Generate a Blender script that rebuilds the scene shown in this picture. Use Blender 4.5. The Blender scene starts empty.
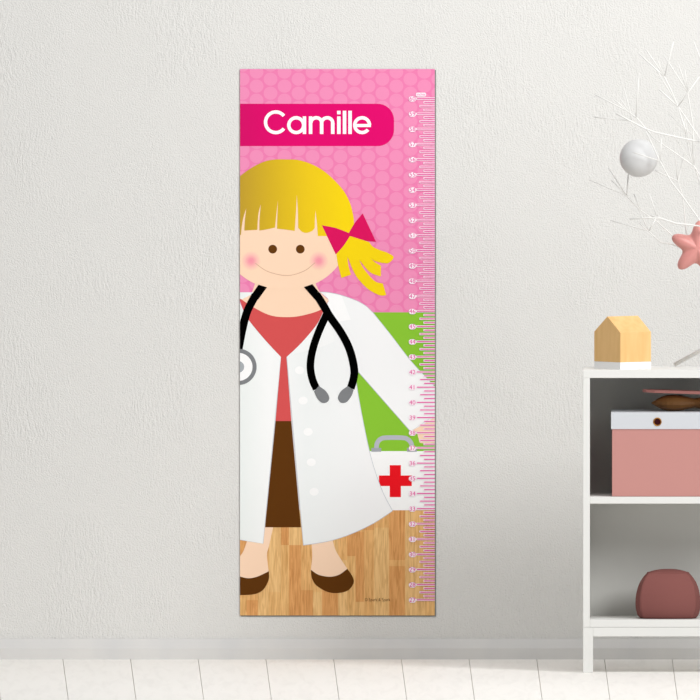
import bpy, bmesh, math, random
from mathutils import Vector, noise
random.seed(7)

# ------------------------------------------------------------------ frame
S = 0.00167                 # metres per photo pixel
SE = 0.035                  # sine of the camera's downward tilt
CE = math.sqrt(1 - SE*SE)
def P(px, py, y=0.0):
    """photo pixel on the upright plane at depth y -> world point"""
    return Vector(((px-350)*S, y, ((659-py)*S - y*SE)/CE))

scene = bpy.context.scene
COL = scene.collection
cam_d = bpy.data.cameras.new('camera'); cam_d.type = 'ORTHO'
cam_d.ortho_scale = 700*S; cam_d.clip_end = 50
cam = bpy.data.objects.new('camera', cam_d); COL.objects.link(cam)
cam.location = (0, -3.4, (309*S + 3.4*SE)/CE)
cam.rotation_euler = (math.radians(90) - math.asin(SE), 0, 0)
scene.camera = cam

# ------------------------------------------------------------------ light
world = bpy.data.worlds.new('world'); scene.world = world; world.use_nodes = True
bg = world.node_tree.nodes['Background']
bg.inputs[0].default_value = (0.97, 0.985, 1.0, 1); bg.inputs[1].default_value = 0.24
def area(name, loc, aim, sx, sy, power, col):
    d = bpy.data.lights.new(name, 'AREA'); d.shape = 'RECTANGLE'; d.size = sx; d.size_y = sy
    d.energy = power; d.color = col
    o = bpy.data.objects.new(name, d); COL.objects.link(o); o.location = loc
    o.rotation_euler = (Vector(aim)-Vector(loc)).to_track_quat('-Z', 'Y').to_euler()
    return o
area('overhead_fill', (0.75, -1.9, 2.5), (0.1, -0.7, 0), 1.6, 1.0, 37, (1.0, 0.994, 0.985))  # unseen soft light added overhead to brighten the floor and upper wall
area('front_right_key', (4.3, -5.4, 3.2), (-0.1, -0.2, 0.6), 2.0, 2.0, 225, (1.0, 0.997, 0.993))  # unseen key light added at front right to contrast the house faces
scene.view_settings.view_transform = 'Standard'
scene.view_settings.look = 'None'
scene.view_settings.exposure = 0.0
scene.view_settings.gamma = 1.0
scene.view_settings.use_curve_mapping = False

# ------------------------------------------------------------------ materials
def lin(c):
    return tuple(((v/255)/12.92 if v/255 <= 0.04045 else ((v/255+0.055)/1.055)**2.4) for v in c) + (1,)
def mat(name, rgb, rough=0.6, spec=0.25, bump=None, var=None):
    """bump=(scale, strength, distance); var=(scale, rgb2, stretch)"""
    m = bpy.data.materials.new(name); m.use_nodes = True
    nt = m.node_tree; b = nt.nodes['Principled BSDF']
    b.inputs['Base Color'].default_value = lin(rgb)
    b.inputs['Roughness'].default_value = rough
    b.inputs['Specular IOR Level'].default_value = spec
    tc = nt.nodes.new('ShaderNodeTexCoord')
    if var:
        sc, rgb2, st = var
        mp = nt.nodes.new('ShaderNodeMapping'); mp.inputs['Scale'].default_value = st
        n = nt.nodes.new('ShaderNodeTexNoise'); n.inputs['Scale'].default_value = sc
        n.inputs['Detail'].default_value = 4
        r = nt.nodes.new('ShaderNodeValToRGB')
        r.color_ramp.elements[0].color = lin(rgb); r.color_ramp.elements[1].color = lin(rgb2)
        r.color_ramp.elements[0].position = .35; r.color_ramp.elements[1].position = .68
        nt.links.new(tc.outputs['Object'], mp.inputs[0]); nt.links.new(mp.outputs[0], n.inputs['Vector'])
        nt.links.new(n.outputs[0], r.inputs[0]); nt.links.new(r.outputs[0], b.inputs['Base Color'])
    if bump:
        n = nt.nodes.new('ShaderNodeTexNoise'); n.inputs['Scale'].default_value = bump[0]
        n.inputs['Detail'].default_value = 3
        bp = nt.nodes.new('ShaderNodeBump'); bp.inputs['Strength'].default_value = bump[1]
        bp.inputs['Distance'].default_value = bump[2]
        nt.links.new(tc.outputs['Object'], n.inputs['Vector'])
        nt.links.new(n.outputs[0], bp.inputs['Height']); nt.links.new(bp.outputs[0], b.inputs['Normal'])
    return m

def wall_mat():
    m = bpy.data.materials.new('plaster'); m.use_nodes = True; nt = m.node_tree
    b = nt.nodes['Principled BSDF']; b.inputs['Roughness'].default_value = .85
    b.inputs['Specular IOR Level'].default_value = .15
    b.inputs['Base Color'].default_value = lin((229, 228, 225))
    tc = nt.nodes.new('ShaderNodeTexCoord')
    big = nt.nodes.new('ShaderNodeTexNoise'); big.inputs['Scale'].default_value = 9; big.inputs['Detail'].default_value = 2
    add = nt.nodes.new('ShaderNodeVectorMath'); add.operation = 'MULTIPLY_ADD'
    add.inputs[1].default_value = (.035, .035, .035)
    nt.links.new(tc.outputs['Object'], big.inputs['Vector'])
    nt.links.new(big.outputs['Color'], add.inputs[0]); nt.links.new(tc.outputs['Object'], add.inputs[2])
    fine = nt.nodes.new('ShaderNodeTexNoise'); fine.inputs['Scale'].default_value = 400; fine.inputs['Detail'].default_value = 3
    nt.links.new(tc.outputs['Object'], fine.inputs['Vector'])
    # trowel strokes: stretched noise, warped, masked by a large noise
    mp = nt.nodes.new('ShaderNodeMapping'); mp.inputs['Rotation'].default_value = (0, math.radians(-35), 0)
    mp.inputs['Scale'].default_value = (300, 60, 70)
    nt.links.new(add.outputs[0], mp.inputs[0])
    st = nt.nodes.new('ShaderNodeTexNoise'); st.inputs['Scale'].default_value = 1; st.inputs['Detail'].default_value = 2
    nt.links.new(mp.outputs[0], st.inputs['Vector'])
    mask = nt.nodes.new('ShaderNodeTexNoise'); mask.inputs['Scale'].default_value = 6; mask.inputs['Detail'].default_value = 1
    nt.links.new(tc.outputs['Object'], mask.inputs['Vector'])
    mr = nt.nodes.new('ShaderNodeMapRange'); mr.inputs[1].default_value = .42; mr.inputs[2].default_value = .60
    nt.links.new(mask.outputs[0], mr.inputs[0])
    mul = nt.nodes.new('ShaderNodeMath'); mul.operation = 'MULTIPLY'
    nt.links.new(st.outputs[0], mul.inputs[0]); nt.links.new(mr.outputs[0], mul.inputs[1])
    sm = nt.nodes.new('ShaderNodeMath'); sm.operation = 'ADD'
    nt.links.new(fine.outputs[0], sm.inputs[0]); nt.links.new(mul.outputs[0], sm.inputs[1])
    bp = nt.nodes.new('ShaderNodeBump'); bp.inputs['Strength'].default_value = .62; bp.inputs['Distance'].default_value = .0028
    nt.links.new(sm.outputs[0], bp.inputs['Height']); nt.links.new(bp.outputs[0], b.inputs['Normal'])
    return m

def gradient_mat(name, stops, axis='X', lo=0, hi=1, spherical=False, rough=.55):
    """printed colour gradient along the object's own X, or a round one about its origin"""
    m = bpy.data.materials.new(name); m.use_nodes = True; nt = m.node_tree
    b = nt.nodes['Principled BSDF']; b.inputs['Roughness'].default_value = rough
    b.inputs['Specular IOR Level'].default_value = 0
    tc = nt.nodes.new('ShaderNodeTexCoord'); r = nt.nodes.new('ShaderNodeValToRGB')
    mr = nt.nodes.new('ShaderNodeMapRange'); mr.inputs[1].default_value = lo; mr.inputs[2].default_value = hi
    if spherical:
        ln = nt.nodes.new('ShaderNodeVectorMath'); ln.operation = 'LENGTH'
        nt.links.new(tc.outputs['Object'], ln.inputs[0]); nt.links.new(ln.outputs['Value'], mr.inputs[0])
    else:
        sx = nt.nodes.new('ShaderNodeSeparateXYZ'); nt.links.new(tc.outputs['Object'], sx.inputs[0])
        nt.links.new(sx.outputs[axis], mr.inputs[0])
    nt.links.new(mr.outputs[0], r.inputs[0]); nt.links.new(r.outputs[0], b.inputs['Base Color'])
    while len(r.color_ramp.elements) < len(stops): r.color_ramp.elements.new(.5)
    for e, (p, c) in zip(r.color_ramp.elements, stops): e.position = p; e.color = lin(c)
    return m

M_wall = wall_mat()
M_base = mat('skirting_paint', (224, 222, 219), .5, .3, var=(3, (216, 215, 214), (4, 1, 1)))
M_white = mat('white_lacquer', (226, 226, 223), .4, .25)
M_back = mat('grey_backing', (204, 204, 200), .8, .1)
M_twig = mat('white_bark', (231, 230, 227), .6, .1, bump=(400, .3, .0005))
M_wood = mat('beech', (238, 196, 136), .55, .15, var=(14, (228, 184, 122), (6, 6, 1)))
M_paint = mat('white_paint', (250, 250, 250), .6, .2)
M_ball = mat('satin_white', (208, 208, 208), .4, .3)
M_star = mat('blush_glaze', (214, 144, 138), .38, .5)
M_box = mat('rose_card', (194, 140, 134), .85, .1, bump=(900, .15, .0004))
M_lid = mat('pale_card', (204, 207, 212), .8, .15)
M_brass = mat('brass', (176, 120, 48), .35, .5); M_brass.node_tree.nodes['Principled BSDF'].inputs['Metallic'].default_value = .7
M_hole = mat('dark_hole', (52, 10, 14), .8, .1)
M_brown = mat('walnut', (122, 82, 40), .5, .3, var=(10, (98, 62, 28), (1, 6, 6)))
M_pinkw = mat('rose_paint', (196, 132, 126), .6, .25)
M_pouf = mat('rose_felt', (132, 84, 80), .95, .05, bump=(1200, .25, .0006))

def ink(name, rgb): return mat(name, rgb, .7, 0.0)
K = {}
for n, c in dict(pink=(238,129,178), dots=(241,145,187), green=(140,198,58), white=(253,253,253), coat=(244,246,246),
                 sleeve=(249,249,250), lapel=(254,254,254), line=(205,207,214), magenta=(225,18,110), letter=(255,255,255),
                 skin=(254,219,190), smile=(214,170,140), brown=(96,56,20), eye=(101,60,22), shirt=(216,86,86), black=(3,3,3),
                 steel=(130,132,135), pale=(170,175,180), yellow=(247,214,26), bow=(219,26,95), red=(238,27,38),
                 handle=(186,187,197), foot=(165,168,176), tick=(226,60,154), outline=(255,240,248), credit=(120,84,50)).items():
    K[n] = ink('print_'+n, c)

# ------------------------------------------------------------------ object helpers
def tag(o, label=None, cat=None, group=None, kind=None):
    if label: o['label'] = label
    if cat: o['category'] = cat
    if group: o['group'] = group
    if kind: o['kind'] = kind
    return o
def thing(name, label, cat, loc, group=None):
    o = bpy.data.objects.new(name, None); COL.objects.link(o); o.location = loc; o.empty_display_size = .03
    return tag(o, label, cat, group)
def root_of(o):
    while o.parent: o = o.parent
    return o
def link(name, me, material, parent=None, origin=None):
    """mesh given in world coordinates; re-based on the top-level thing's origin"""
    me.name = name
    base = Vector(origin) if origin is not None else (Vector(root_of(parent).location) if parent else Vector((0, 0, 0)))
    for v in me.vertices: v.co -= base
    o = bpy.data.objects.new(name, me); COL.objects.link(o)
    if parent:
        o.parent = parent
        if origin is not None: o.location = base - Vector(root_of(parent).location)
    elif origin is not None: o.location = base
    if material: me.materials.append(material)
    return o
def from_bm(name, bm, material, parent=None, origin=None, smooth=False):
    bmesh.ops.recalc_face_normals(bm, faces=bm.faces)
    me = bpy.data.meshes.new(name)
    if smooth:
        for f in bm.faces: f.smooth = True
    bm.to_mesh(me); bm.free()
    return link(name, me, material, parent, origin)
def add_box(bm, lo, hi, bev=0.0, seg=1):
    vs = [bm.verts.new((x, y, z)) for x in (lo[0], hi[0]) for y in (lo[1], hi[1]) for z in (lo[2], hi[2])]
    fs = [bm.faces.new([vs[i] for i in q]) for q in ((0,1,3,2),(4,6,7,5),(0,4,5,1),(2,3,7,6),(0,2,6,4),(1,5,7,3))]
    if bev:
        es = {e for f in fs for e in f.edges}
        bmesh.ops.bevel(bm, geom=list(es), offset=bev, segments=seg, affect='EDGES', profile=.5)
def box(name, lo, hi, material, parent=None, bev=.0006, seg=2):
    bm = bmesh.new(); add_box(bm, lo, hi, bev, seg)
    return from_bm(name, bm, material, parent)
def add_tube(bm, pts, radii, n=8, cap=True):
    pts = [Vector(p) for p in pts]; rings = []
    if not hasattr(radii, '__len__'): radii = [radii]*len(pts)
    ref = None
    for i, p in enumerate(pts):
        d = (pts[min(i+1, len(pts)-1)] - pts[max(i-1, 0)]).normalized()
        if ref is None or abs(ref.dot(d)) > .95:
            ref = Vector((0, 1, 0)) if abs(d.y) < .9 else Vector((1, 0, 0))
        a = (ref - d*ref.dot(d)).normalized(); b_ = d.cross(a); ref = a
        rings.append([bm.verts.new(p + (a*math.cos(2*math.pi*k/n) + b_*math.sin(2*math.pi*k/n))*radii[i]) for k in range(n)])
    for r0, r1 in zip(rings, rings[1:]):
        for k in range(n): bm.faces.new((r0[k], r0[(k+1) % n], r1[(k+1) % n], r1[k]))
    if cap: bm.faces.new(rings[0][::-1]); bm.faces.new(rings[-1])

# ------------------------------------------------------------------ the room
WX = 3.2
bm = bmesh.new(); add_box(bm, (-WX, 0, -.02), (WX, .12, 2.6))
tag(from_bm('wall_back', bm, M_wall), kind='structure')

# planked floor: one mesh of boards, each with eased edges, laid a hair off square to the wall
PW = 67.7*S; SK = 5.5*S/(41*S/SE)
def floor_mat():
    m = mat('white_boards', (252, 249, 244), .5, .25)
    nt = m.node_tree; b = nt.nodes['Principled BSDF']
    tc = nt.nodes.new('ShaderNodeTexCoord'); mp = nt.nodes.new('ShaderNodeMapping')
    mp.inputs['Scale'].default_value = (60, 3, 1)
    n = nt.nodes.new('ShaderNodeTexNoise'); n.inputs['Scale'].default_value = 1; n.inputs['Detail'].default_value = 5
    n.inputs['Distortion'].default_value = .8
    r = nt.nodes.new('ShaderNodeValToRGB')
    r.color_ramp.elements[0].position = .3; r.color_ramp.elements[0].color = lin((246, 243, 238))
    r.color_ramp.elements[1].position = .55; r.color_ramp.elements[1].color = lin((253, 250, 245))
    nt.links.new(tc.outputs['Object'], mp.inputs[0]); nt.links.new(mp.outputs[0], n.inputs['Vector'])
    nt.links.new(n.outputs[0], r.inputs[0]); nt.links.new(r.outputs[0], b.inputs['Base Color'])
    return m
bm = bmesh.new()
x_seam0 = (62.8-350)*S
y0, y1 = 0.0, -4.2
e_ = .0005
for k in range(-27, 33):
    xa, xb = x_seam0 + k*PW, x_seam0 + (k+1)*PW
    prof = [(xa+.0003, -.02), (xa+.0003, -.0011), (xa+e_+.0003, 0), (xb-e_-.0003, 0), (xb-.0003, -.0011), (xb-.0003, -.02)]
    r0 = [bm.verts.new((x + 0*SK, y0, z)) for x, z in prof]
    r1 = [bm.verts.new((x - y1*SK, y1, z)) for x, z in prof]
    for a in range(6):
        b2 = (a+1) % 6; bm.faces.new((r0[a], r0[b2], r1[b2], r1[a]))
    bm.faces.new(r0); bm.faces.new(r1[::-1])
tag(from_bm('floor', bm, floor_mat()), kind='structure')

# skirting board
bm = bmesh.new()
zt = (659-638.6)*S; zm = (659-648)*S
prof = [(0, 0), (-.016, 0), (-.016, zm), (-.004, zt-.0015), (-.003, zt), (0, zt)]
ra = [bm.verts.new((-WX, y, z)) for y, z in prof]; rb = [bm.verts.new((WX, y, z)) for y, z in prof]
for a in range(len(prof)):
    b2 = (a+1) % len(prof); bm.faces.new((ra[a], ra[b2], rb[b2], rb[a]))
bm.faces.new(ra); bm.faces.new(rb[::-1])
tag(from_bm('baseboard_back', bm, M_base), kind='structure')

# ------------------------------------------------------------------ shelf unit
YF, YB = -.649, -.468
def zf(py, y=YF): return P(0, py, y).z
def X(px): return (px-350)*S
XR = 935
sh = thing('shelf_unit', 'white lacquered open shelf unit on legs standing on the pale floorboards', 'shelf', (X(759), (YF+YB)/2, 0))
ZT = zf(369.8)
box('top_panel', (X(583), YF, zf(378)), (X(XR), YB, ZT), M_white, sh)
box('side_panel', (X(583), YF, zf(627.2)), (X(589.8), YB, zf(378)-.0001), M_white, sh)
box('side_panel', (X(XR-6.8), YF, zf(627.2)), (X(XR), YB, zf(378)-.0001), M_white, sh)
box('shelf_board', (X(589.9), YF, zf(503.7)), (X(XR-6.9), YB+.008, zf(496.7)), M_white, sh)
box('bottom_panel', (X(589.9), YF, zf(627.2)), (X(XR-6.9), YB, zf(619.6)), M_white, sh)
box('back_panel', (X(589.9), YB+.001, zf(619.6)), (X(XR-6.9), YB+.007, zf(378)), M_back, sh, 0)
zl = zf(627.4)
for x in (583, XR-10):
    for ya in (YF, YB-.0167):
        box('leg', (X(x), ya, 0), (X(x+10), ya+.0167, zl), M_white, sh)
for ya in (YF, YB-.0167):
    box('apron', (X(593), ya, zf(636.5)), (X(XR-10), ya+.0167, zl), M_white, sh)
for x in (583, XR-10):
    box('apron', (X(x), YF+.0168, zf(636.5)), (X(x+10), YB-.0168, zl), M_white, sh)

# house block
th = math.radians(38)
C0 = P(620.4, 369.6, -.640); C0.z = ZT
fd = Vector((math.cos(th), math.sin(th), 0)); gd = Vector((-math.sin(th), math.cos(th), 0))
WG = 26.3*S/math.sin(th); WF = 30.7*S/math.cos(th)
hs = thing('house_block', 'small wooden house block with white painted base on top of the white shelf', 'ornament', C0 + (fd*WF + gd*WG)/2)
zb = 7.2*S; ze = (369.6-332.7)*S/CE
gm = C0 + gd*WG/2
zr = P(607.3, 316.4, gm.y).z - ZT
def prism(name, prof, material, bev):
    bm = bmesh.new()
    a = [bm.verts.new(C0 + gd*g + Vector((0, 0, z))) for g, z in prof]
    b = [bm.verts.new(C0 + fd*WF + gd*g + Vector((0, 0, z))) for g, z in prof]
    n = len(prof)
    for i in range(n): bm.faces.new((a[i], a[(i+1) % n], b[(i+1) % n], b[i]))
    bm.faces.new(a[::-1]); bm.faces.new(b)
    bmesh.ops.bevel(bm, geom=list(bm.edges), offset=bev, segments=2, affect='EDGES')
    return from_bm(name, bm, material, hs)
prism('body', [(0, zb), (WG, zb), (WG, ze), (WG/2, zr), (0, ze)], M_wood, .0003)
prism('painted_base', [(0, 0), (WG, 0), (WG, zb), (0, zb)], M_paint, .0002)

# storage box
bx = thing('storage_box', 'dusty pink card storage box with pale lid and round eyelet on the middle shelf', 'box', (X(680), -.56, zf(496.7)))
BF = -.646
zb1 = P(0, 429.2, BF).z
box('body', (X(612), BF+.0015, zf(496.7)+.0002), (X(748), -.4795, zb1+.004), M_box, bx, .0008)
bm = bmesh.new(); add_box(bm, (X(611), BF, zb1), (X(749), -.4785, P(0, 412.6, BF).z), .0006, 2)
lid = from_bm('lid', bm, M_lid, bx)
ec = P(657.4, 421.8, BF)
bm = bmesh.new()
ring = []
for k in range(32):
    a = 2*math.pi*k/32
    ring.append([bm.verts.new(ec + Vector((r*S*math.cos(a), -d, r*S*math.sin(a)))) for r, d in ((4.3, -.0002), (4.2, .0009), (3.7, .0013), (3.2, .0006), (3.1, -.0002))])
for k in range(32):
    for j in range(4): bm.faces.new((ring[k][j], ring[k][j+1], ring[(k+1) % 32][j+1], ring[(k+1) % 32][j]))
ey = from_bm('eyelet', bm, M_brass, lid, smooth=True); ey['label'] = 'brass ring eyelet on the lid front'
bm = bmesh.new()
bm.faces.new([bm.verts.new(ec + Vector((3.3*S*math.cos(2*math.pi*k/32), -.0003, 3.3*S*math.sin(2*math.pi*k/32)))) for k in range(32)])
hole = from_bm('opening', bm, M_hole, lid); hole['label'] = 'dark red hole inside the eyelet'

# toy resting on the lid
ZL = P(0, 412.6, BF).z
ty = -.575
toy = thing('wooden_toy', 'dark brown turned wooden toy with flat rose plate lying on the pink storage box', 'toy', (X(695), ty, ZL))
bm = bmesh.new()
prof = [(651.6, .4), (653, 1.5), (657, 4.0), (662, 6.4), (667, 7.8), (673, 8.2), (680, 7.8), (687, 6.2), (691, 5.1), (694.5, 4.6), (698, 5.1),
        (702, 6.2), (709, 7.8), (716, 8.2), (722, 7.8), (728, 6.4), (733, 4.0), (737, 1.5), (738.4, .4)]
n = 14; cz = ZL + 8.2*S
rings = []
for px, r in prof:
    rings.append([bm.verts.new((X(px), ty + 1.5*r*S*math.cos(2*math.pi*(k+.5)/n), cz + r*S*math.sin(2*math.pi*(k+.5)/n)/math.cos(math.pi/n)*.985)) for k in range(n)])
for r0, r1 in zip(rings, rings[1:]):
    for k in range(n): bm.faces.new((r0[k], r0[(k+1) % n], r1[(k+1) % n], r1[k]))
bm.faces.new(rings[0]); bm.faces.new(rings[-1][::-1])
from_bm('body', bm, M_brown, toy)
bm = bmesh.new()
zt0 = cz + 7.6*S
out = [(642.6, ty+.004), (646, ty-.012), (655, ty-.022), (735, ty-.022), (746, ty-.012), (749, ty+.004), (746, ty+.018), (735, ty+.026), (655, ty+.026), (646, ty+.018)]
def pz(px): return P(0, 390.6 + (px-643)*.03, ty).z
lo = [bm.verts.new((X(x), y, pz(x) - 1.5*S)) for x, y in out]; hi = [bm.verts.new((X(x), y, pz(x) + 1.4*S)) for x, y in out]
for i in range(len(out)): j = (i+1) % len(out); bm.faces.new((lo[i], lo[j], hi[j], hi[i]))
bm.faces.new(lo[::-1]); bm.faces.new(hi)
pl = from_bm('plate', bm, M_pinkw, toy); pl['label'] = 'flat rose pink plate on top'

# pouf
pc = P(668, 616.8, -.575); pc.z = zf(619.6)
pf = thing('pouf', 'small rounded dusty rose fabric pouf sitting in the bottom compartment of the shelf', 'pouf', pc)
def lerp_tab(tab, u):
    for (a, va), (b, vb) in zip(tab, tab[1:]):
        if u <= b:
            t = (u-a)/(b-a); t = t*t*(3-2*t) if False else t
            return va + (vb-va)*t
    return tab[-1][1]
GT = [(0, .855), (.03, .905), (.08, .95), (.17, .985), (.28, 1.0), (.38, .998), (.5, .975), (.63, .925), (.74, .855), (.84, .755), (.925, .64)]
def pouf_point(c):
    rr = max(abs(c[0]), abs(c[1])) or 1e-6
    q = Vector((c[0]/rr, c[1]/rr)); ci = q.normalized()
    if c[2] > .999: k, sc, u = .72, .64*rr, .925 + .075*(1 - rr**2.2)
    elif c[2] < -.999: k, sc, u = .5, .855*rr, 0
    else:
        tz = (c[2]+1)/2; u = .925*tz; k = .5 + .22*tz**3; sc = lerp_tab(GT, u)
    v = q*k + ci*(1-k)
    return pc + Vector((v.x*sc*32.6*S, v.y*sc*.053, .0003 + u*49*S))
bm = bmesh.new(); bmesh.ops.create_cube(bm, size=2)
bmesh.ops.subdivide_edges(bm, edges=list(bm.edges), cuts=23, use_grid_fill=True)
for v in bm.verts: v.co = pouf_point(tuple(v.co))
from_bm('cover', bm, M_pouf, pf, smooth=True)
bm = bmesh.new(); loop = []
for a, b in (((-1,-1),(1,-1)), ((1,-1),(1,1)), ((1,1),(-1,1)), ((-1,1),(-1,-1))):
    for i in range(16):
        t = i/16; loop.append(pouf_point((a[0]+(b[0]-a[0])*t, a[1]+(b[1]-a[1])*t, 1)))
loop.append(loop[0].copy()); add_tube(bm, loop, .0005, 6, False)
for a in ((-1,-1), (1,-1), (1,1), (-1,1)):
    add_tube(bm, [pouf_point((a[0], a[1], .99-1.9*i/16)) for i in range(16)], .0004, 6)
from_bm('piping', bm, M_pouf, pf, smooth=True)

# ------------------------------------------------------------------ twig tree
tr = thing('twig_tree', 'bare white decorative twig tree standing on three thin feet on the white shelf', 'tree', (X(765), -.56, ZT))
TX = 765
def rod(name, lines, parent=tr, y=-.56, r=.0008):
    """lines: lists of photo points; optional (points, radius, depth-shift)"""
    bm = bmesh.new()
    for ln in lines:
        pts, rr, dy = (ln + (r, 0))[:3] if isinstance(ln, tuple) else (ln, r, 0)
        W = []
        for i, q in enumerate(pts):
            yy = q[2] if len(q) > 2 else y + dy
            W.append(P(q[0], q[1], yy))
        Rr = [rr*(1.1 + .25*i/(len(W)-1)) for i in range(len(W))]
        add_tube(bm, W, Rr, 7)
    return from_bm(name, bm, M_twig, parent, smooth=True)
th_, md = .00062, .00100
rod('branch', [([(616.5,113.5),(630,120.8),(645,128.6),(655,132.2),(676.5,137),(700,142),(735,158),(TX,185,-.56)], .00115),
    ([(593.5,117,-.545),(612,119,-.55),(630.5,120.9,-.563)], .0007), ], y=-.563)
rod('branch', [([(594.7,94.3),(628.5,111.8),(636.4,117.6),(645,127.6),(653.6,138),(683,158.5),(694,166.3),(700,175.4),(730,215),(TX,240,-.56)], .0009),
    ([(612.5,98),(628.5,111.8)], th_), ([(619.9,98.2),(630,112.8)], th_), ([(623.8,87),(630.5,113.2),(631.5,120)], .0007), ([(639,73),(636,117.3)], .0008),
    ([(686,124),(694,166)], th_), ([(694,137),(694,166)], th_), ([(667.5,121.5),(676,139),(694,166.3)], .0006), ([(685,115),(684.3,127),(690.6,157),(694,166)], .0008)], y=-.552)
rod('branch', [([(664,76.2),(670,88),(678,106.4),(700,138.8),(730,180),(TX,215,-.56)], .0010),
    ([(638.7,53.5),(656.8,70),(664,76)], .0009), ([(645.6,49),(664,76)], .0008), ([(657.4,60),(664,75.5)], th_), ([(673.5,42),(664.8,76)], .0008),
    ([(656.8,70),(668,89),(677,105)], .0007), ([(659,89.3),(678,106.6)], .0010), ([(700,76),(678,106.6)], .0009), ([(712,58),(700,76)], .0009),
    ([(678,106.4),(684.3,127),(686,134)], .0009)], y=-.57)
rod('branch', [([(664,55.6),(676,74),(687.4,91.6),(692.9,124),(693.2,137),(692.8,160),(705,200),(TX,250,-.56)], .0009),
    ([(678.5,64.1),(687.4,91.6)], .0008), ([(685,70.4),(688,91.8)], th_), ([(668.6,113.6),(692.6,135)], th_)], y=-.54)
rod('branch', [([(693.4,41.4),(701,60),(722,105),(TX,160,-.56)], .0009), ([(696.6,63.4),(703,66)], .0007), ([(712,35),(722,105)], .0009), ([(740,30),(742,125),(TX,160,-.56)], .001)], y=-.555)
rod('branch', [([(646,131.5),(659.7,160.9),(670.9,181.4),(682.9,196.9),(698.3,218.3),(730,255),(TX,285,-.56)], .0010),
    ([(633.1,152.3),(659.7,160.9)], .0007), ([(661.4,138.6),(660,161)], .0008)], y=-.597)
rod('branch', [([(654.9,170.3),(677.7,181)], .0008), ([(673.8,141.1),(677.7,181)], .0007),
    ([(684,154),(678,181),(683,197),(686.3,233),(706,262),(TX,292,-.56)], .0008)], y=-.535)
rod('branch', [([(589.4,179.7),(626.3,195.6),(640,210),(657,221.7),(673,236),(700,256),(TX,300,-.56)], .0009),
    ([(608.3,167.4),(626.3,195.4)], .0007), ([(611.5,180),(625.4,194.6)], th_), ([(628.3,174.2),(626.8,195.6)], .0008), ([(634,194.3),(641,211)], .0007),
    ([(638.5,209),(648,229.5)], .0007)], y=-.525)
rod('branch', [([(650.3,215.2),(660.6,218.3),(676,223.4),(700,226),(725,245),(TX,305,-.56)], .0012),
    ([(629.4,219.1),(652,217.6),(660.6,218.3)], .0010), ([(649.4,193.8),(657.2,217.3)], .0008), ([(656.5,217.3),(649,231)], .0009)], y=-.590)
rod('branch', [([(610.5,220.3),(648.5,231),(660.6,242.3),(673,244.5),(704,258),(TX,308,-.56)], .0008), ([(639,223),(647.5,230.5)], th_)], y=-.515)
bm = bmesh.new(); add_tube(bm, [P(TX, 322), P(TX, 240), P(TX, 160), P(TX+3, 60)] if False else [P(TX, 322, -.56), P(TX, 240, -.56), P(TX, 160, -.56), P(TX+3, 60, -.56)], [.005, .0045, .0035, .0018], 10)
from_bm('trunk', bm, M_twig, tr, smooth=True)
zfoot = ZT + 2.0*S
for fx, fy in ((674.6, -.500), (800, -.625), (838, -.495)):
    a = Vector((X(fx), fy, zfoot)); b = P(TX, 318, -.56)
    if fx < 700:
        b = P(TX, 316, -.56)
    bm = bmesh.new(); add_tube(bm, [a, b], [2.0*S*.98, 2.5*S], 12)
    from_bm('foot', bm, M_twig, tr, smooth=True)

# ornaments hanging in the twigs
bc = P(638.8, 158, -.552)
ball = thing('ball_ornament', 'satin white ball hanging on the left side of the white twig tree', 'ornament', bc)
bm = bmesh.new(); bmesh.ops.create_uvsphere(bm, u_segments=48, v_segments=32, radius=19.2*S)
bmesh.ops.translate(bm, verts=bm.verts, vec=bc)
from_bm('bauble', bm, M_ball, ball, smooth=True)
bm = bmesh.new(); add_tube(bm, [P(635.5, 129, -.552), P(635.2,127,-.556), P(636.4, 123.4, -.563)] if False else [P(636, 125.0, -.5622), P(633, 134, -.555), P(631.2, 141.4, -.552)], .0004, 6)
from_bm('thread', bm, M_twig, ball)

sc_ = P(697.5, 248, -.562)
star = thing('star_ornament', 'puffy dusty rose star hanging at the right edge of the twig tree', 'ornament', sc_)
bm = bmesh.new()
N = 100; R1, R0 = 28.2*S, 15.6*S
t0 = math.atan2(11, -24.5)                       # direction of the left tip
def star_r(a):
    c = .5 + .5*math.cos(5*(a - t0))
    return R0 + (R1 - R0)*c**1.25
rings = []; L = 9
for j in range(L):
    f = j/(L-1); row = []
    rad = math.sin(f*math.pi/2)
    for i in range(N):
        a = 2*math.pi*i/N; r = star_r(a)*rad
        body = 1 - .0*f
        d = 11.5*S*math.cos(f*math.pi/2)**.8 * (1)
        # ridge towards tips
        u = ((a - t0)/(2*math.pi/5)) % 1.0; u = min(u, 1-u)*2
        d *= (1 - .14*u*math.sin(f*math.pi))
        row.append((sc_.x + r*math.cos(a), d, sc_.z + r*math.sin(a)))
    rings.append(row)
for sgn in (-1, 1):
    vr = [[bm.verts.new((x, sc_.y + sgn*d, z)) for x, d, z in row] for row in rings[1:]]
    cv = bm.verts.new((sc_.x, sc_.y + sgn*11.5*S, sc_.z))
    for i in range(N): bm.faces.new((cv, vr[0][i], vr[0][(i+1) % N]))
    for r0, r1 in zip(vr, vr[1:]):
        for i in range(N): bm.faces.new((r0[i], r1[i], r1[(i+1) % N], r0[(i+1) % N]))
bmesh.ops.remove_doubles(bm, verts=bm.verts, dist=.00001)
bmesh.ops.smooth_vert(bm, verts=bm.verts, factor=.5, use_axis_x=True, use_axis_y=True, use_axis_z=True)
from_bm('star_body', bm, M_star, star, smooth=True)
bm = bmesh.new(); add_tube(bm, [P(701, 222.5, -.562), P(704, 205, -.556), P(706, 190, -.552)], .0004, 6)
from_bm('thread', bm, M_twig, star)

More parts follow.
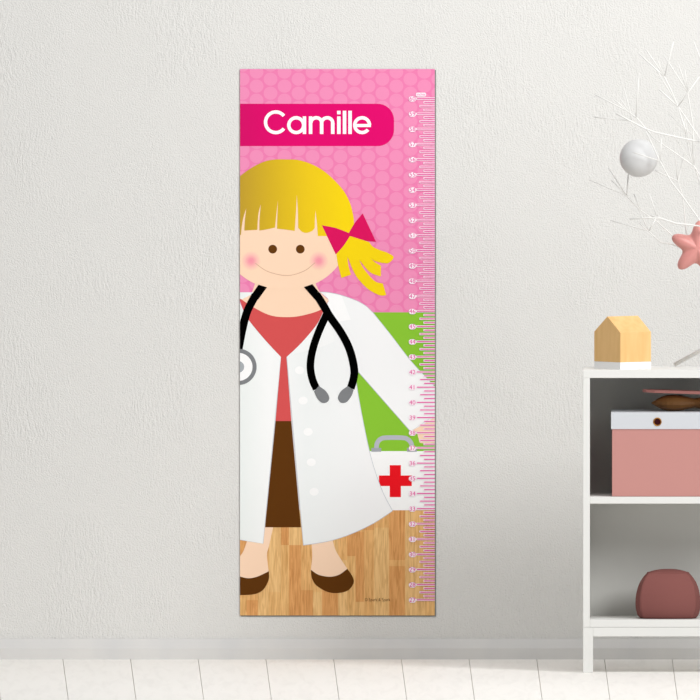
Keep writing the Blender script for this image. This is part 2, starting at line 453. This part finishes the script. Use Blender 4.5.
# ------------------------------------------------------------------ growth chart
CX0, CX1, CY0, CY1 = 240.0, 434.8, 69.0, 615.4
CHY = -.0022
ch = thing('growth_chart', 'tall printed growth chart with cartoon girl doctor and inch ruler hanging on the wall', 'growth chart', P((CX0+CX1)/2, CY1, CHY))
box('panel', (X(CX0), CHY, P(0, CY1, 0).z), (X(CX1), -.0014, P(0, CY0, 0).z), ink('panel_core', (235, 230, 230)), ch, 0)
bk = box('edge_shadow_board', (X(CX0)+.002, -.0013, P(0, CY1+1.1, 0).z), (X(CX1+1.2), -.0003, P(0, CY0+1, 0).z), ink('edge_shadow_grey', (132, 134, 130)), ch, 0)  # grey board offset behind the panel, coloured as its contact shadow
bk['label'] = 'dark grey board standing in for the chart shadow at right and bottom'

def clip(poly):
    for ax, lim, sg in ((0, CX0, 1), (0, CX1, -1), (1, CY0, 1), (1, CY1, -1)):
        out = []
        for i, a in enumerate(poly):
            b = poly[(i+1) % len(poly)]
            da, db = sg*(a[ax]-lim), sg*(b[ax]-lim)
            if da >= 0: out.append(a)
            if (da >= 0) != (db >= 0):
                t = da/(da-db); out.append((a[0]+(b[0]-a[0])*t, a[1]+(b[1]-a[1])*t))
        poly = out
        if not poly: break
    return poly
def flat(name, polys, layer, material, parent, clipped=True, origin=None):
    """flat printed shapes in photo pixels, laid on the panel as one mesh"""
    y = CHY - .00005*layer
    me = bpy.data.meshes.new(name); V = []; F = []
    for p in polys:
        up = 0
        if isinstance(p, tuple): p, up = p
        if clipped: p = clip(p)
        if len(p) < 3: continue
        ar = sum(p[i][0]*p[(i+1) % len(p)][1] - p[(i+1) % len(p)][0]*p[i][1] for i in range(len(p)))
        if abs(ar) < 1e-4: continue
        if ar > 0: p = p[::-1]
        F.append(list(range(len(V), len(V)+len(p)))); V += [(P(a, b, 0).x, y - .00002*up, P(a, b, 0).z) for a, b in p]
    me.from_pydata(V, [], F); me.update()
    return link(name, me, material, parent, origin)
def cr(pts, n=8):
    """Catmull-Rom through the points"""
    if len(pts) < 3: return list(pts)
    q = [pts[0]] + list(pts) + [pts[-1]]; out = []
    for i in range(1, len(q)-2):
        p0, p1, p2, p3 = q[i-1:i+3]
        for k in range(n):
            t = k/n
            out.append(tuple(.5*(2*p1[a] + (p2[a]-p0[a])*t + (2*p0[a]-5*p1[a]+4*p2[a]-p3[a])*t*t + (3*p1[a]-p0[a]-3*p2[a]+p3[a])*t**3) for a in (0, 1)))
    out.append(tuple(pts[-1])); return out
def shape(*segs):
    out = []
    for s in segs:
        for p in cr(s):
            if not out or abs(p[0]-out[-1][0]) + abs(p[1]-out[-1][1]) > .01: out.append(p)
    return out
def stroke(pts, w):
    L_, R_ = [], []
    for i, p in enumerate(pts):
        a, b = pts[max(i-1, 0)], pts[min(i+1, len(pts)-1)]
        dx, dy = b[0]-a[0], b[1]-a[1]; l = math.hypot(dx, dy) or 1
        nx, ny = -dy/l*w/2, dx/l*w/2
        L_.append((p[0]+nx, p[1]+ny)); R_.append((p[0]-nx, p[1]-ny))
    return [[L_[i], L_[i+1], R_[i+1], R_[i]] for i in range(len(pts)-1)]
def ell(cx, cy, rx, ry=None, n=40):
    ry = ry or rx
    return [(cx+rx*math.cos(2*math.pi*k/n), cy+ry*math.sin(2*math.pi*k/n)) for k in range(n)]
def arc(cx, cy, rx, ry, a0, a1, n=40):
    return [(cx+rx*math.cos(math.radians(a0+(a1-a0)*k/n)), cy-ry*math.sin(math.radians(a0+(a1-a0)*k/n))) for k in range(n+1)]
def lift(polys, up): return [(p, up) for p in polys]
def rect(x0, y0, x1, y1): return [(x0, y0), (x1, y0), (x1, y1), (x0, y1)]

# backdrop
bd = flat('pink_backdrop', [rect(CX0, CY0, CX1, 312.3)], 1, K['pink'], ch)
dots = []
for k in range(-1, 15):
    cx = 242.6 + 13.98*k
    off = 79.1 if k % 2 == 0 else 72.0
    for j in range(-1, 19):
        cy = off + 14.07*j
        if cy - 6.7 > 312.3: continue
        e = ell(cx, cy, 6.9, 6.6, 24)
        e = [(x, min(y, 312.3)) for x, y in e]
        dots.append(e)
flat('dot_pattern', dots, 2, K['dots'], bd)
flat('green_backdrop', [rect(340, 312.3, CX1, 452)], 1, K['green'], ch)

# wooden floor strips of the print
def parquet():
    m = bpy.data.materials.new('print_parquet'); m.use_nodes = True; nt = m.node_tree
    b = nt.nodes['Principled BSDF']; b.inputs['Roughness'].default_value = .55; b.inputs['Specular IOR Level'].default_value = 0
    at = nt.nodes.new('ShaderNodeAttribute'); at.attribute_name = 'tone'
    tc = nt.nodes.new('ShaderNodeTexCoord'); mp = nt.nodes.new('ShaderNodeMapping'); mp.inputs['Scale'].default_value = (300, 1, 24)
    n = nt.nodes.new('ShaderNodeTexNoise'); n.inputs['Scale'].default_value = 1; n.inputs['Detail'].default_value = 3; n.inputs['Distortion'].default_value = .9
    r = nt.nodes.new('ShaderNodeValToRGB')
    r.color_ramp.elements[0].position = .3; r.color_ramp.elements[0].color = lin((214, 196, 176))
    r.color_ramp.elements[1].position = .62; r.color_ramp.elements[1].color = (1, 1, 1, 1)
    mx = nt.nodes.new('ShaderNodeMixRGB'); mx.blend_type = 'MULTIPLY'; mx.inputs[0].default_value = .8
    nt.links.new(tc.outputs['Object'], mp.inputs[0]); nt.links.new(mp.outputs[0], n.inputs['Vector']); nt.links.new(n.outputs[0], r.inputs[0])
    nt.links.new(at.outputs['Color'], mx.inputs[1]); nt.links.new(r.outputs[0], mx.inputs[2]); nt.links.new(mx.outputs[0], b.inputs['Base Color'])
    return m
LT, MD, DK, TN = (244,200,138), (240,188,124), (231,170,108), (242,194,130)
strips = [(240,246.5,[(510,DK),(568,MD),(598,TN)]), (246.5,258,[(510,MD),(600,DK)]), (258,269,[(510,MD),(585,LT)]), (269,281,[(510,LT),(548,LT),(592,TN)]),
          (281,289,[(510,DK),(545,TN)]), (289,301,[(510,LT),(545,DK)]), (301,313,[(510,MD),(556,MD),(590,DK)]), (313,322,[(510,TN),(592,LT)]), (322,338,[(510,LT),(588,DK)]),
          (338,347,[(510,MD),(560,LT)]), (347,355.5,[(510,DK),(556,TN)]), (355.5,364,[(510,MD),(532,DK),(601.8,TN)]), (364,374,[(510,DK),(530,MD)]), (374,389,[(510,MD),(527.5,LT)]),
          (389,405,[(510,DK),(560,MD),(566,DK)]), (405,414,[(510,LT)]), (414,425,[(510,TN),(545,LT)]), (425,434.8,[(510,DK),(540,TN)])]
V, F, T = [], [], []
for x0, x1, cuts in strips:
    for i, (ya, tone) in enumerate(cuts):
        yb = cuts[i+1][0] if i+1 < len(cuts) else CY1
        q = [P(a, b, 0) for a, b in ((x0, ya), (x0, yb), (x1, yb), (x1, ya))]
        F.append(list(range(len(V), len(V)+4))); V += [(p.x, CHY-.00005, p.z) for p in q]; T += [lin(tone)]*4
me = bpy.data.meshes.new('parquet'); me.from_pydata(V, [], F)
ca = me.color_attributes.new('tone', 'FLOAT_COLOR', 'CORNER')
for l in me.loops: ca.data[l.index].color = T[l.vertex_index]
link('wooden_floor_print', me, parquet(), ch)

# name banner
bn_poly = [(CX0, 103.7)] + arc(377.6, 120.1, 16.4, 16.4, 90, 0, 14) + arc(377.6, 129.7, 16.4, 16.4, 0, -90, 14) + [(CX0, 146.1)]
LX = Vector(ch.location).x
gx = lambda px: X(px) - LX
bn = flat('name_banner', [bn_poly], 3, gradient_mat('print_banner', [(0, (212,22,104)), (.5, (222,18,108)), (1, (226,18,111))], 'X', gx(240), gx(300)), ch)
w = 3.35; nm = []
nm += stroke(arc(275.8, 122.2, 10.25, 10.3, 38, 322, 60), w)
nm += stroke(arc(296.2, 125.1, 7.4, 7.35, 0, 360, 60), w) + lift([rect(302.7, 116.3, 306.2, 133.9)], 1)
nm += lift([rect(308.8, 116.3, 312.3, 133.9)], 1)
nm += stroke(arc(316.3, 122.8, 5.35, 5.1, 180, 0, 24), w) + lift([rect(319.9, 122.6, 323.4, 133.9)], 1)
nm += lift(stroke(arc(327.2, 122.8, 5.5, 5.1, 180, 0, 24), w), 2) + lift([rect(330.95, 122.6, 334.5, 133.9)], 3)
nm += [rect(337.1, 116.4, 340.6, 133.9), rect(337.1, 110.7, 340.6, 114.2), rect(342.8, 110.7, 346.3, 133.9), rect(348.3, 110.7, 351.8, 133.9)]
nm += stroke(arc(362.1, 125.1, 7.4, 7.35, -2, 322, 56), w) + lift([rect(355.5, 123.9, 370.9, 127.0)], 1)
flat('name_lettering', nm, 4, K['letter'], bn)

# ---- the printed girl
SK_ = K['skin']
chest = shape([(256, 280), (314, 280)], [(314, 280), (320, 292), (328.7, 299.9)], [(328.7, 300), (321.4, 309.3), (303.6, 315.2), (287.9, 317.1), (270.7, 315.4), (253.6, 307.4), (241.4, 299.3)], [(241.4, 299.3), (251, 293.5), (256, 280)])
legs = [shape([(264.7, 524), (273.4, 524)], [(273.2, 527), (269, 545.7), (267, 555), (268.8, 572)], [(268.8, 572), (257, 580), (239, 580)], [(239, 580), (239, 557.5)], [(239.5, 557), (243.4, 551), (247, 541), (249, 535)]),
        shape([(311.3, 538), (332, 538)], [(332.2, 538), (336.2, 551.3), (347.5, 569)], [(347.5, 569), (340, 577), (330, 579), (318, 576), (310.8, 570)], [(310.8, 570), (312.2, 556), (311.3, 538)])]
hand = shape([(410, 431), (436, 411.5)], [(436, 442.6), (421, 443), (418.6, 438.5), (416.8, 431.5)])
girl = ch
flat('neck', [chest], 5, SK_, ch)
leg_parts = [flat('leg', [q], 5, SK_, ch) for q in legs]
flat('hand', [hand], 5, SK_, ch)
flat('coat', [shape([(303.4, 545.2), (286.7, 357)], [(286.7, 357), (301.2, 343), (316.1, 325.4), (322, 313), (327.5, 302)], [(327.5, 302), (328.8, 299.6), (320, 292)],
                [(320, 292), (327, 292.2), (340, 294.8), (356, 300.4), (366, 306), (373, 312.6)], [(373, 312.6), (390, 333.8), (410.1, 359.9), (426.4, 377.7), (437, 389)],
                [(437, 389), (437, 413.5), (410.6, 431.4)], [(410.6, 431.4), (358, 371.4)], [(358, 371.4), (356.9, 386.3), (369.4, 450.8), (381.4, 488.6), (392.6, 510.8)],
                [(392.6, 510.8), (373.6, 523.2), (351.4, 533.8), (329.3, 540.9), (303.4, 545.2)]),
             shape([(239, 300), (243.6, 311), (249, 320.5), (265, 340), (281, 357)], [(281, 357), (263.1, 543.6)], [(263.1, 543.6), (239, 539.6)]),
             [(239, 292.2), (256, 292.2), (241.5, 299.5), (239, 300.5)]], 7,
     gradient_mat('print_coat', [(0, (238,243,241)), (.22, (250,251,251)), (.5, (242,245,245)), (1, (249,249,250))], 'X', gx(240), gx(372)), girl)
cl = [stroke(cr([(319, 292), (327, 292.2), (340, 294.8), (356, 300.4), (366, 306), (373, 312.6)]), .55), stroke(cr([(373, 312.6), (390, 333.8), (410.1, 359.9), (426.4, 377.7), (437, 389)]), .55),
      stroke([(410.6, 431.4), (358, 371.4)], .6), stroke(cr([(358, 371.4), (356.9, 386.3), (369.4, 450.8), (381.4, 488.6), (392.6, 510.8)]), .6),
      stroke(cr([(392.6, 510.8), (373.6, 523.2), (351.4, 533.8), (329.3, 540.9), (303.4, 545.2)]), .6), stroke([(303.4, 545.2), (286.7, 357)], .6), stroke([(281, 357), (263.1, 543.6), (239, 539.6)], .5),
      stroke([(437, 413.5), (410.6, 431.4)], .4)]
flat('coat_outline', [q for s in cl for q in s], 8, K['line'], girl)
flat('lapel', [shape([(328.5, 300), (326, 294), (330, 292.8), (341.7, 295.6)], [(341.7, 295.6), (351, 319.6)], [(351, 319.6), (334, 322.5)], [(334, 322.5), (328, 306)])], 8, K['lapel'], girl)
flat('lapel', [shape([(327, 316), (330, 322), (334.5, 341.5)], [(334.5, 341.5), (318, 348), (300, 352.5), (288, 355.8)], [(288, 355.8), (301.2, 343.4), (316.1, 325.6), (327, 316)])], 8, ink('print_lapel', (248, 249, 249)), girl)
flat('shirt', [shape([(239.4, 298.5), (241.4, 299.3)], [(241.4, 299.3), (253.6, 307.4), (270.7, 315.4), (287.9, 317.1), (303.6, 315.2), (321.4, 309.3), (328.7, 300.2)],
                     [(328.7, 300.2), (322.4, 313.3), (316.1, 325.4), (301.2, 343), (286.4, 357)], [(286.4, 357), (291.3, 421.0)], [(291.3, 421.0), (275.6, 421.0)], [(275.6, 421.0), (281, 357)],
                     [(281, 357), (265, 339.6), (248.8, 320), (243.6, 310), (239.4, 298.5)])], 9, K['shirt'], girl)
flat('skirt', [[(291.25, 420.5), (300.9, 527.2), (265.1, 527.2), (275.6, 420.5)]], 8.5, K['brown'], girl)
for cx, cy in ((299.6, 370.2), (303.1, 400.5), (308.1, 431.8), (311.3, 462.2), (314.1, 491.7)):
    flat('button', [ell(cx, cy, 4.6, 3.9, 28)], 9, K['lapel'], girl)
flat('shoe', [shape([(239, 576.2), (248, 578.2), (257.3, 576.6), (268.9, 571.2)], [(268.9, 571.2), (268.6, 580), (262.9, 590.0), (253.6, 594.2), (239, 595)])], 9, K['brown'], leg_parts[0])
flat('shoe', [shape([(310.9, 569.7), (318.6, 574.7), (329.7, 576.7), (339, 574.7), (347.4, 568.7)], [(347.4, 568.7), (352.9, 577.3), (353.4, 583.5), (348.2, 590.2), (339, 592.8), (327.9, 591.9), (316.7, 585.6), (312, 578.2), (310.9, 569.7)])], 9, K['brown'], leg_parts[1])
face = flat('face', [ell(285, 240, 61.5, 50, 96)], 10, SK_, girl)
flat('smile', stroke(cr([(255.4, 263.2), (268, 271.5), (287, 275.5), (304, 271), (315, 262.6)]), .6), 12, K['smile'], face)
for cx in (251, 318.8):
    o = P(cx, 260.8, 0); o.y = CHY
    flat('cheek', [ell(cx, 260.8, 10.2)], 11, gradient_mat('print_blush', [(0, (247,150,168)), (.25, (248,160,172)), (.62, (252,196,184)), (1, (254,219,190))], lo=0, hi=10*S, spherical=True), face, origin=o)
for cx in (272.7, 300.3): flat('eye', [ell(cx, 249.1, 4.35)], 12, K['eye'], face)
hair_top = [(239, 176.8), (250.7, 168.3), (263.3, 161.9), (274.3, 159.5), (286.9, 159.4), (297.9, 159.9), (310.4, 163.6), (323, 170.4), (334, 179.8), (343.8, 191), (350, 202.9), (353.3, 215.7), (354, 224), (353, 232)]
hp = shape(hair_top, [(353, 232), (352, 236), (369.3, 242.1)], [(369.3, 242.1), (372.9, 246.6), (380, 250), (387.9, 252.9), (393.6, 257.1), (389.3, 262.6), (384.3, 263.1), (375.7, 261.3), (370.7, 258.4)],
    [(370.7, 258.4), (375.5, 262.5), (381, 265.7)], [(381, 265.7), (380.9, 276.4)], [(380.9, 276.4), (372.9, 273.8), (367.1, 269.4), (359.3, 259.8)],
    [(359.3, 259.8), (362.4, 266.5), (367.1, 272.9), (375, 281.2), (382.9, 283.4)], [(382.9, 283.4), (386.3, 295.1)], [(386.3, 295.1), (380, 295.3), (370, 290.4), (361.4, 282.6), (354.3, 272.9), (347.4, 256.6)],
    [(347.4, 256.6), (348.6, 266), (351, 274.6)], [(351, 274.6), (341.4, 277.9)], [(341.4, 277.9), (337.9, 264.3), (336.3, 254)], [(336.3, 254), (327, 236)], [(327, 236), (317.8, 236)], [(317.8, 236), (316.8, 222), (315.5, 210.3)],
    [(315.5, 210.3), (314.9, 220), (314.8, 227.8)], [(314.8, 227.8), (312, 231), (306.5, 232.8), (302, 231.7), (298.2, 227.8)], [(298.2, 227.8), (297.8, 210), (296.8, 194.6)],
    [(296.8, 194.6), (296.0, 212), (294.7, 230.9)], [(294.7, 230.9), (286, 229.6), (277, 228.6)], [(277, 228.6), (277.9, 200.2)], [(277.9, 200.2), (276.4, 214), (275, 227.5)], [(275, 227.5), (267, 229.3), (259.4, 230.5)],
    [(259.4, 230.5), (259.5, 220), (260.9, 204.0)], [(260.9, 204.0), (258.4, 214), (257.3, 229.8)], [(257.3, 229.8), (244.4, 230.5)], [(244.4, 230.5), (244.8, 221), (246.3, 208)], [(246.3, 208), (242.8, 220), (240.8, 235)], [(240.8, 235), (239, 235)])
flat('hair', [hp], 13, gradient_mat('print_hair', [(0, (192,156,52)), (.3, (214,178,42)), (.65, (236,200,34)), (1, (247,214,26))], 'X', gx(240), gx(345)), girl)
flat('hair_bow', [shape([(321.8, 225.2), (335.7, 227.9), (348.8, 232.9)], [(348.8, 232.9), (354.3, 223.6), (362.7, 213.4)], [(362.7, 213.4), (376.1, 241.8)], [(376.1, 241.8), (364.3, 240.3), (350, 235.9)], [(350, 235.9), (343.6, 245.7), (335.8, 254.4)], [(335.8, 254.4), (321.8, 225.2)])], 14, K['bow'], girl)

# stethoscope
ste = flat('stethoscope', [([(303.9,287),(312.4,284.1),(321.4,295.2),(314.9,299.4)], 1)] + stroke(cr([(316.6, 294.9), (319.5, 299), (325.6, 309), (329.6, 316), (342, 334), (350, 350.5), (354.1, 368), (353.7, 378), (350.7, 388.3)]), 7.8), 16, K['black'], ch)
flat('tube', [([(258.6,284.6),(267,287.2),(258.0,299.6),(251.0,295.6)], 1)] + stroke(cr([(255.6, 295), (247.4, 311), (242.7, 328), (238.4, 350)]), 7.9), 15.5, K['black'], ste)
flat('tube', stroke(cr([(327.6, 312), (318.6, 332), (312.6, 350), (310.4, 366), (312.4, 379), (316.6, 389)]), 7.5), 15.5, K['black'], ste)
flat('earpiece', [shape([(318.8, 386.0), (314.0, 391.3)], [(314.0, 391.3), (317.5, 398.7), (322.3, 402.8), (327.3, 401.9), (329.3, 397.4), (325.6, 390.8), (318.8, 386.0)])], 17, K['steel'], ste)
flat('earpiece', [shape([(347.8, 386.0), (353.6, 389.9)], [(353.6, 389.9), (351.4, 396), (346.5, 402.0), (341.0, 402.6), (338.0, 398), (340.8, 391.3), (347.8, 386.0)])], 17, K['steel'], ste)
bell = flat('chest_piece', [ell(238.5, 366.8, 18.1, n=60)], 17, K['steel'], ste)
flat('bell_face', [ell(238.5, 366.8, 14.0, n=60)], 18, K['white'], ste); flat('bell_centre', [ell(238.4, 366.8, 5.8)], 19, K['pale'], ste)

# first aid case, behind the coat
case = flat('first_aid_case', [rect(350, 451.1, CX1, 510.2)], 2, K['white'], ch)
flat('cross', [rect(389.7, 465.1, 400.9, 475.4) , rect(389.7, 486, 400.9, 497.1), rect(378.9, 475.4, 411.8, 486)], 3, K['red'], case)
flat('case_handle', stroke(cr([(376.4, 449.5), (377, 443.5), (380.3, 439.2), (386, 437.7), (402, 437.7), (407.6, 439.2), (411.3, 443.5), (412, 449.5)]), 4.6), 3, K['handle'], case)
flat('handle_foot', [rect(371.4, 447.9, 381.2, 451.7)], 4, K['foot'], case)
flat('handle_foot', [rect(407, 447.9, 416.9, 451.7)], 4, K['foot'], case)

# ruler
rul_w, rul_p = [], []
Y60, STEP = 98.5, 15.19
for k in range(33*4+1):
    y = Y60 + k*STEP/4
    x = 416.9 if k % 4 == 0 else (420.2 if k % 4 == 2 else 424.2)
    rul_w.append(rect(x-.7, y-1.1, CX1, y+1.1)); rul_p.append(rect(x, y-.5, CX1, y+.5))
rl = flat('ruler_scale', rul_p, 23, K['tick'], ch)
flat('tick_outline', rul_w, 22, K['outline'], rl)
def text(name, items, size, layer, material, parent, offset=0.0, squash=1.0):
    """items: (string, photo x centre, photo y centre)"""
    V, F = [], []
    for s, cx, cy in items:
        cu = bpy.data.curves.new('t', 'FONT'); cu.body = s; cu.size = size; cu.align_x = 'CENTER'; cu.align_y = 'CENTER'; cu.offset = offset; cu.resolution_u = 3
        o = bpy.data.objects.new('t', cu); COL.objects.link(o)
        bpy.context.view_layer.update()
        m = bpy.data.meshes.new_from_object(o.evaluated_get(bpy.context.evaluated_depsgraph_get()))
        b0 = len(V)
        yy = CHY - .00005*layer
        c = P(cx, cy, 0)
        V += [(c.x + v.co.x*squash, yy, c.z + v.co.y) for v in m.vertices]; F += [[b0+i for i in p.vertices] for p in m.polygons]
        bpy.data.objects.remove(o); bpy.data.curves.remove(cu); bpy.data.meshes.remove(m)
    me = bpy.data.meshes.new(name); me.from_pydata(V, [], F); me.update()
    return link(name, me, material, parent)
nums = [(str(60-i), 412.4, Y60+.3+i*STEP) for i in range(34)]
def pill(cx, cy, w_, h_, r):
    return arc(cx+w_/2-r, cy-h_/2+r, r, r, 90, 0, 5) + arc(cx+w_/2-r, cy+h_/2-r, r, r, 0, -90, 5) + arc(cx-w_/2+r, cy+h_/2-r, r, r, -90, -180, 5) + arc(cx-w_/2+r, cy-h_/2+r, r, r, 180, 90, 5)
flat('numeral_outline', [pill(cx, cy, 7.2, 5.4, 2.5) for t_, cx, cy in nums], 23.5, K['outline'], rl)
text('numerals', nums, 6.1*S, 25, K['tick'], rl, 0, 1.05)
flat('unit_outline', [pill(421, 94.5, 10.2, 4.0, 1.6)], 23.5, K['outline'], rl)
text('unit_lettering', [('inches', 421, 94.4)], 3.4*S, 25, K['tick'], rl, 0)
text('credit_line', [('© Spark & Spark', 377.6, 599.8)], 4.4*S, 6, K['credit'], ch, .0, .86)
